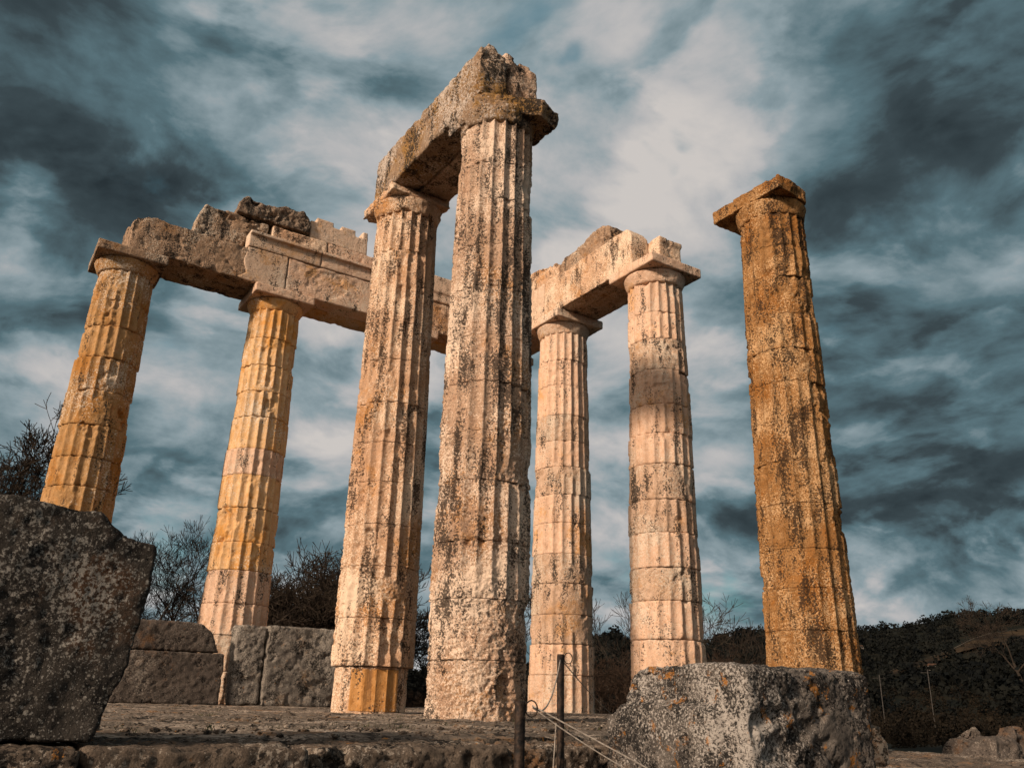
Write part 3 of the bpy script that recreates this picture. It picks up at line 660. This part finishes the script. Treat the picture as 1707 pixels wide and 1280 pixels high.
SG = 'worn blocks of the front step'
def step(x0, x1, y0, y1, z0, z1, label, seed, mat=M_step, **kw):
    k = dict(voxel=.016, rough=.014, freq=8, chips=.024, worn=.7, it=12); k.update(kw)
    blk('step_block', label, 'step block', rect(x0, x1, y0, y1, z0, z1), mat, SG, seed=seed, **k)
step(12.33, 14.4, 15.74, 16.68, -.5, .005, 'front step block under the huge left block', 101)
step(11.33, 12.31, 15.74, 16.66, -.5, .004, 'long worn front step block just right of the huge left block', 102)
step(10.12, 11.31, 15.74, 16.62, -.5, -.005, 'front step block ending in a rounded broken corner near the iron posts', 103, chips=.06)
step(11.55, 14.4, 16.69, 17.4, -.6, -.085, 'lower front step block along the bottom left edge of the picture', 104)
step(8.9, 10.05, 14.9, 15.85, -.6, -.055, 'rough broken block behind the two iron posts', 105, chips=.08, rough=.03)
step(7.3, 8.86, 14.5, 15.5, -.6, -.07, 'rough broken block behind the large grey block, by the posts', 106, chips=.08, rough=.03)
step(7.6, 14.5, 16.0, 17.0, -.62, -.36, 'long low course of stone below the front step', 107, voxel=.03)

def pebbles():
    r_ = np.random.RandomState(5); bm = bmesh.new()
    for k in range(3200):
        x = r_.uniform(2, 14); y = floor_edge(x)-.1-r_.exponential(3.0)
        if y < 2.2: continue
        s = r_.uniform(.004, .012)*(1+1.8*(r_.rand() < .10)); m = Matrix.Translation((x, y, s*.3)) @ Matrix.Rotation(r_.uniform(0, 6), 4, 'Z') @ Matrix.Diagonal((s*r_.uniform(.8, 1.8), s, s*.6, 1))
        bmesh.ops.create_icosphere(bm, subdivisions=1, radius=1, matrix=m)
    me = bpy.data.meshes.new('gravel'); bm.to_mesh(me); bm.free(); tag(link('gravel', me, M_step), 'small stone chips scattered over the temple floor', 'gravel', kind='stuff')
    n = 260; V = []; 
    for c in range(46):
        x = r_.uniform(3, 12.5); y = floor_edge(x)-.3-r_.exponential(2.5)
        if y < 2.3: continue
        for b in range(14):
            a = r_.uniform(0, 6.28); q = np.array((x+r_.normal()*.05, y+r_.normal()*.04, -.01)); h = r_.uniform(.015, .05); w = np.array((math.cos(a), math.sin(a), 0))*.003; l = np.array((r_.normal()*.02, r_.normal()*.02, h))
            V += [q-w, q+w, q+w*.3+l, q-w*.3+l]
    co = np.array(V); tag(link('moss', grid_mesh('moss', co, np.arange(len(co)).reshape(-1, 4)), M_grassb), 'dry tufts of weed growing in the joints of the floor', 'weeds', kind='stuff')
pebbles()

# ------------------------------------------------------------------ iron posts and cords
def tube(bm, pts, r, n=8):
    rings = []
    for i, p in enumerate(pts):
        p = Vector(p); d = (Vector(pts[min(i+1, len(pts)-1)])-Vector(pts[max(i-1, 0)])).normalized()
        a = d.orthogonal().normalized(); 
        if rings and True:
            a = (a0-d*a0.dot(d)).normalized()
        a0 = a; b = d.cross(a); rr = r[i] if isinstance(r, (list, tuple)) else r
        rings.append([bm.verts.new(p+(a*math.cos(2*PI*k/n)+b*math.sin(2*PI*k/n))*rr) for k in range(n)])
    for s, e in zip(rings, rings[1:]):
        for k in range(n): bm.faces.new((s[k], s[(k+1) % n], e[(k+1) % n], e[k]))
    bm.faces.new(rings[0][::-1]); bm.faces.new(rings[-1])
def bm_obj(name, fn, mat, parent=None, loc=None, smooth=True):
    bm = bmesh.new(); fn(bm); me = bpy.data.meshes.new(name); bm.to_mesh(me); bm.free()
    if smooth: me.shade_smooth()
    return link(name, me, mat, parent, loc)
def at(px, py, dist):
    d = ray(px, py); h = np.hypot(d[0]*FW[0]+d[1]*FW[1], 0)/np.hypot(FW[0], FW[1]); return Vector(CAMP+d*dist/h)
P1 = at(868, 1168, 3.3); P2 = at(935, 1090, 4.75)
def post(p, r, label, base, cap):
    e = empty('barrier_post', (p.x, p.y, base), label, 'post', 'iron barrier posts')
    def f(bm):
        L = p.z-base; tube(bm, [(0, 0, 0), (0, 0, .02), (0, 0, L*.5), (.002, 0, L-.01), (.002, 0, L)], [r*1.02, r, r, r, r*.9], 16)
    bm_obj('shaft', f, M_iron, e)
    bm_obj('base_plate', lambda bm: tube(bm, [(0, 0, 0), (0, 0, .012)], r*2.4, 20), M_iron, e)
    def g(bm):
        c = Vector((0.0, 0, p.z-base-cap)); pts = [c+Vector((RT[0]*(r+.02), RT[1]*(r+.02), 0))+Vector((RT[0]*.022*math.cos(a), RT[1]*.022*math.cos(a), .028*math.sin(a))) for a in [2*PI*k/16 for k in range(17)]]
        tube(bm, pts, .0028, 6)
    bm_obj('ring', g, M_iron, e)
    return e
post(P1, .0195, 'thicker short black iron post nearest the camera', -.66, .025)
post(P2, .0195, 'thinner-looking iron post in front of the slender pale column, its top higher', -.62, .02)
def cord(a, b, sag, label, r=.0034, n=26, twist=False):
    a, b = Vector(a), Vector(b)
    pts = [a.lerp(b, t/n)-Vector((0, 0, sag*4*(t/n)*(1-t/n))) for t in range(n+1)]
    o = bm_obj('rope', lambda bm: tube(bm, pts, r, 8), M_rope); tag(o, label, 'rope', 'pale cords of the barrier')
R1 = at(888, 1176, 3.34)
cord(at(934, 1100, 4.72), R1, .10, 'slack cord looping from the farther post top down to the ring of the nearer post')
cord(at(937, 1100, 4.76), at(1032, 1200, 7.2), .02, 'cord running from the farther post down to the right behind the grey block', r=.003)
cord(R1, at(1120, 1302, 3.30), .0, 'upper of two cords running from the ring down to the right past the grey block', r=.0027)
cord(R1+Vector((0, 0, -.006)), at(1090, 1306, 3.36), .012, 'lower of two cords running from the ring down to the right past the grey block', r=.0024)
cord(at(927, 1205, 4.68), at(921, 1300, 4.7), .0, 'cord hanging straight down beside the farther post', r=.003)

# ------------------------------------------------------------------ loose rocks at the right
def rock(px, py, dist, w, h, label, seed, mat=M_grey, base=None):
    p = at(px, py, dist); z0 = p.z
    blk('rock', label, 'rock', lambda bm: (taper(bm, -w/2, w/2, -w*.4, w*.4, -h*.4, h, w*.28, w*.34, w*.2, w*.22), taper(bm, -w*.5, w*.15, -w*.45, w*.3, -h*.4, h*.7, w*.1, w*.1, w*.08, w*.1)), mat, 'loose rocks beyond the temple', loc=(p.x, p.y, z0), voxel=max(.02, w/45), rough=w*.10, freq=1.8/w, chips=w*.22, worn=.9, seed=seed, it=14)
rock(1466, 1258, 6.5, .16, .19, 'small pale rock against the right side of the massive grey block', 121, M_speck)
for k, (px, py, d, w, h) in enumerate([(1520, 1252, 17, .9, .42), (1655, 1258, 15, .9, .25), (1612, 1248, 18, .85, .38), (1690, 1246, 16, .75, .35)]):
    if k == 0: continue
    rock(px, py, d, w, h, ['', 'low pale lichened rock in front of the far pair of rocks', 'tallest brown rock of the far group at the right', 'rock at the right edge of the picture in the far group'][k], 122+k, M_lich2)

# ------------------------------------------------------------------ bare trees
def bare_tree(px, dist, height, label, seed, spread=.5, depth=7, mat=M_twig, r0=None, name='bare_tree', stems=1, twig=.010, group='leafless trees behind the temple'):
    p = polar(px, dist); height = height-p[2]; R_ = random.Random(seed); e = empty(name, tuple(p), label, 'tree', group)
    segT, segC = [], []
    r0 = r0 or height*.02
    def grow(pt, d, L, r, lv):
        n = 3 if lv > 1 else 2; q = pt; pts = [(q.copy(), r)]
        for i in range(n):
            d = (d+Vector((R_.gauss(0, .10), R_.gauss(0, .10), R_.gauss(.03, .06)))).normalized(); q = q+d*L/n; pts.append((q.copy(), r*(1-.3*(i+1)/n)))
        (segT if lv >= depth-2 else segC).append(pts)
        if lv == 0: return
        k = R_.choice((2, 3, 3)) if lv > 1 else 4
        for i in range(k):
            ang = R_.uniform(.25, .85)*(.7+spread); ax = d.orthogonal().normalized(); ax.rotate(Matrix.Rotation(R_.uniform(0, 2*PI), 3, d))
            nd = (d*math.cos(ang)+ax*math.sin(ang)); nd.z += .12; nd.normalize()
            j = R_.choice((n, n, n-1)); grow(pts[j][0], nd, L*R_.uniform(.66, .86), max(pts[j][1]*.66, twig*.5), lv-1)
    for s in range(stems):
        a = R_.uniform(0, 2*PI); t = .35 if stems > 1 else .05
        grow(Vector((math.cos(a)*.25*(stems > 1), math.sin(a)*.25*(stems > 1), -.3)), Vector((math.cos(a)*t, math.sin(a)*t, 1)).normalized(), height*.24, r0, depth)
    zs_ = max(q[0].z for pts in segT+segC for q in pts); ks = height/zs_
    for pts in segT+segC:
        for q in pts: q[0].x *= ks; q[0].y *= ks; q[0].z *= ks
    def build(segs, nm, m, sides):
        co, q = [], []
        for pts in segs:
            b = len(co)
            for (c, r), i in zip(pts, range(99)):
                d = (pts[min(i+1, len(pts)-1)][0]-pts[max(i-1, 0)][0]).normalized(); a = d.orthogonal().normalized(); bb = d.cross(a)
                for k in range(sides):
                    co.append(c+(a*math.cos(2*PI*k/sides)+bb*math.sin(2*PI*k/sides))*max(r, twig))
            for i in range(len(pts)-1):
                for k in range(sides): q.append((b+i*sides+k, b+i*sides+(k+1) % sides, b+(i+1)*sides+(k+1) % sides, b+(i+1)*sides+k))
        if q: link(nm, grid_mesh(nm, np.array([tuple(c) for c in co]), np.array(q)), m, e)
    build(segT, 'trunk', M_bark, 6); build(segC, 'crown', mat, 3)
    return e
bare_tree(-55, 40, 12.0, 'big dark leafless tree at the far left edge above the huge block', 1, depth=9, spread=.6, twig=.014, stems=2)
bare_tree(205, 38, 6.9, 'small bare tree just right of the leftmost column', 2, depth=7, twig=.009)
bare_tree(262, 40, 7.6, 'tall thin leafless tree in the gap between the first two columns', 3, depth=7, spread=.3, twig=.009)
bare_tree(305, 44, 5.9, 'low feathery bare tree left of the golden column', 4, depth=7, spread=.5, twig=.009)
for i, (px, d, h) in enumerate([(480, 30, 5.0), (525, 31, 5.4), (565, 33, 5.2)]):
    bare_tree(px, d, h, ['dense dark thicket bush directly right of the golden column', 'middle bush of the dense dark thicket over the low wall', 'right bush of the dense thicket, partly behind the mended column'][i], 10+i, depth=7, spread=.75, stems=6, twig=.010, name='bare_bush')
bare_tree(885, 45, 6.0, 'thin bare tree showing in the slit left of the slender pale column', 20, depth=7, twig=.012)
bare_tree(1003, 48, 6.2, 'bare tree right of the slender pale column', 21, depth=6, spread=.4, twig=.011)
bare_tree(1185, 50, 6.2, 'bare tree between the drum column and the lone column', 22, depth=6, spread=.5, twig=.011)
bare_tree(1712, 420, 47, 'bare tree on the slope at the far right edge', 23, depth=7, spread=.5, twig=.05)
for i, (px, d, h) in enumerate([(1020, 40, 2.6), (1215, 44, 3.1), (1250, 46, 2.7), (690, 46, .9)]):
    bare_tree(px, d, h, ['low brown shrub beside the foot of the slender pale column', 'brown twiggy shrub above the massive grey block', 'low brown shrub close to the lone column', 'low shrub in the slit between the two linked columns'][i], 30+i, depth=6, spread=.8, stems=5, twig=.010, mat=M_twig2, name='bare_bush', group='low shrubs behind the temple')

# ------------------------------------------------------------------ houses, road and poles far off
def house(px, dist, w, h, dz, label):
    p = polar(px, dist); p[2] += dz
    e = empty('house', tuple(p), label, 'house', 'small white houses on the hillside'); e.rotation_euler.z = math.atan2(RT[1], RT[0])+rnd.uniform(-.4, .4)
    bm_obj('wall', lambda bm: box(bm, -w/2, w/2, -w*.3, w*.3, -3, h), M_white, e, smooth=False)
    bm_obj('roof', lambda bm: ry(lambda b: prism(b, [(-w*.36, h+.01), (w*.36, h+.01), (0, h+w*.16)], -w/2-.3, w/2+.3))(bm), M_tile, e, smooth=False)
    for s in (-.25, .2): bm_obj('window', lambda bm: box(bm, w*s-.6, w*s+.6, -w*.3-.05, -w*.3+.05, h*.35, h*.75), M_glass, e, smooth=False)
for i, (px, d, w, h, dz) in enumerate([(1443, 640, 4, 1.4, 1), (1566, 500, 6, 1.2, 2), (1262, 860, 5, 1.6, 1)]):
    house(px, d, w, h, dz, ['small pale house low beside the lone column', 'long low pale house in the clearing on the right slope', 'small pale house on the hill left of the lone column'][i])
for i, (px, d, h) in enumerate([(1470, 120, 8.5), (1552, 125, 9.5)]):
    p = polar(px, d); e = empty('utility_pole', tuple(p), ['grey utility pole standing in the valley close to the massive grey block', 'taller utility pole in the middle of the valley scrub'][i], 'pole', 'utility poles in the valley')
    bm_obj('mast', lambda bm: tube(bm, [(0, 0, -1), (0, 0, h)], .055, 8), M_wood, e)
    bm_obj('crossarm', lambda bm: tube(bm, [(-RT[0]*.9, -RT[1]*.9, h-.4), (RT[0]*.9, RT[1]*.9, h-.4)], .03, 6), M_wood, e)
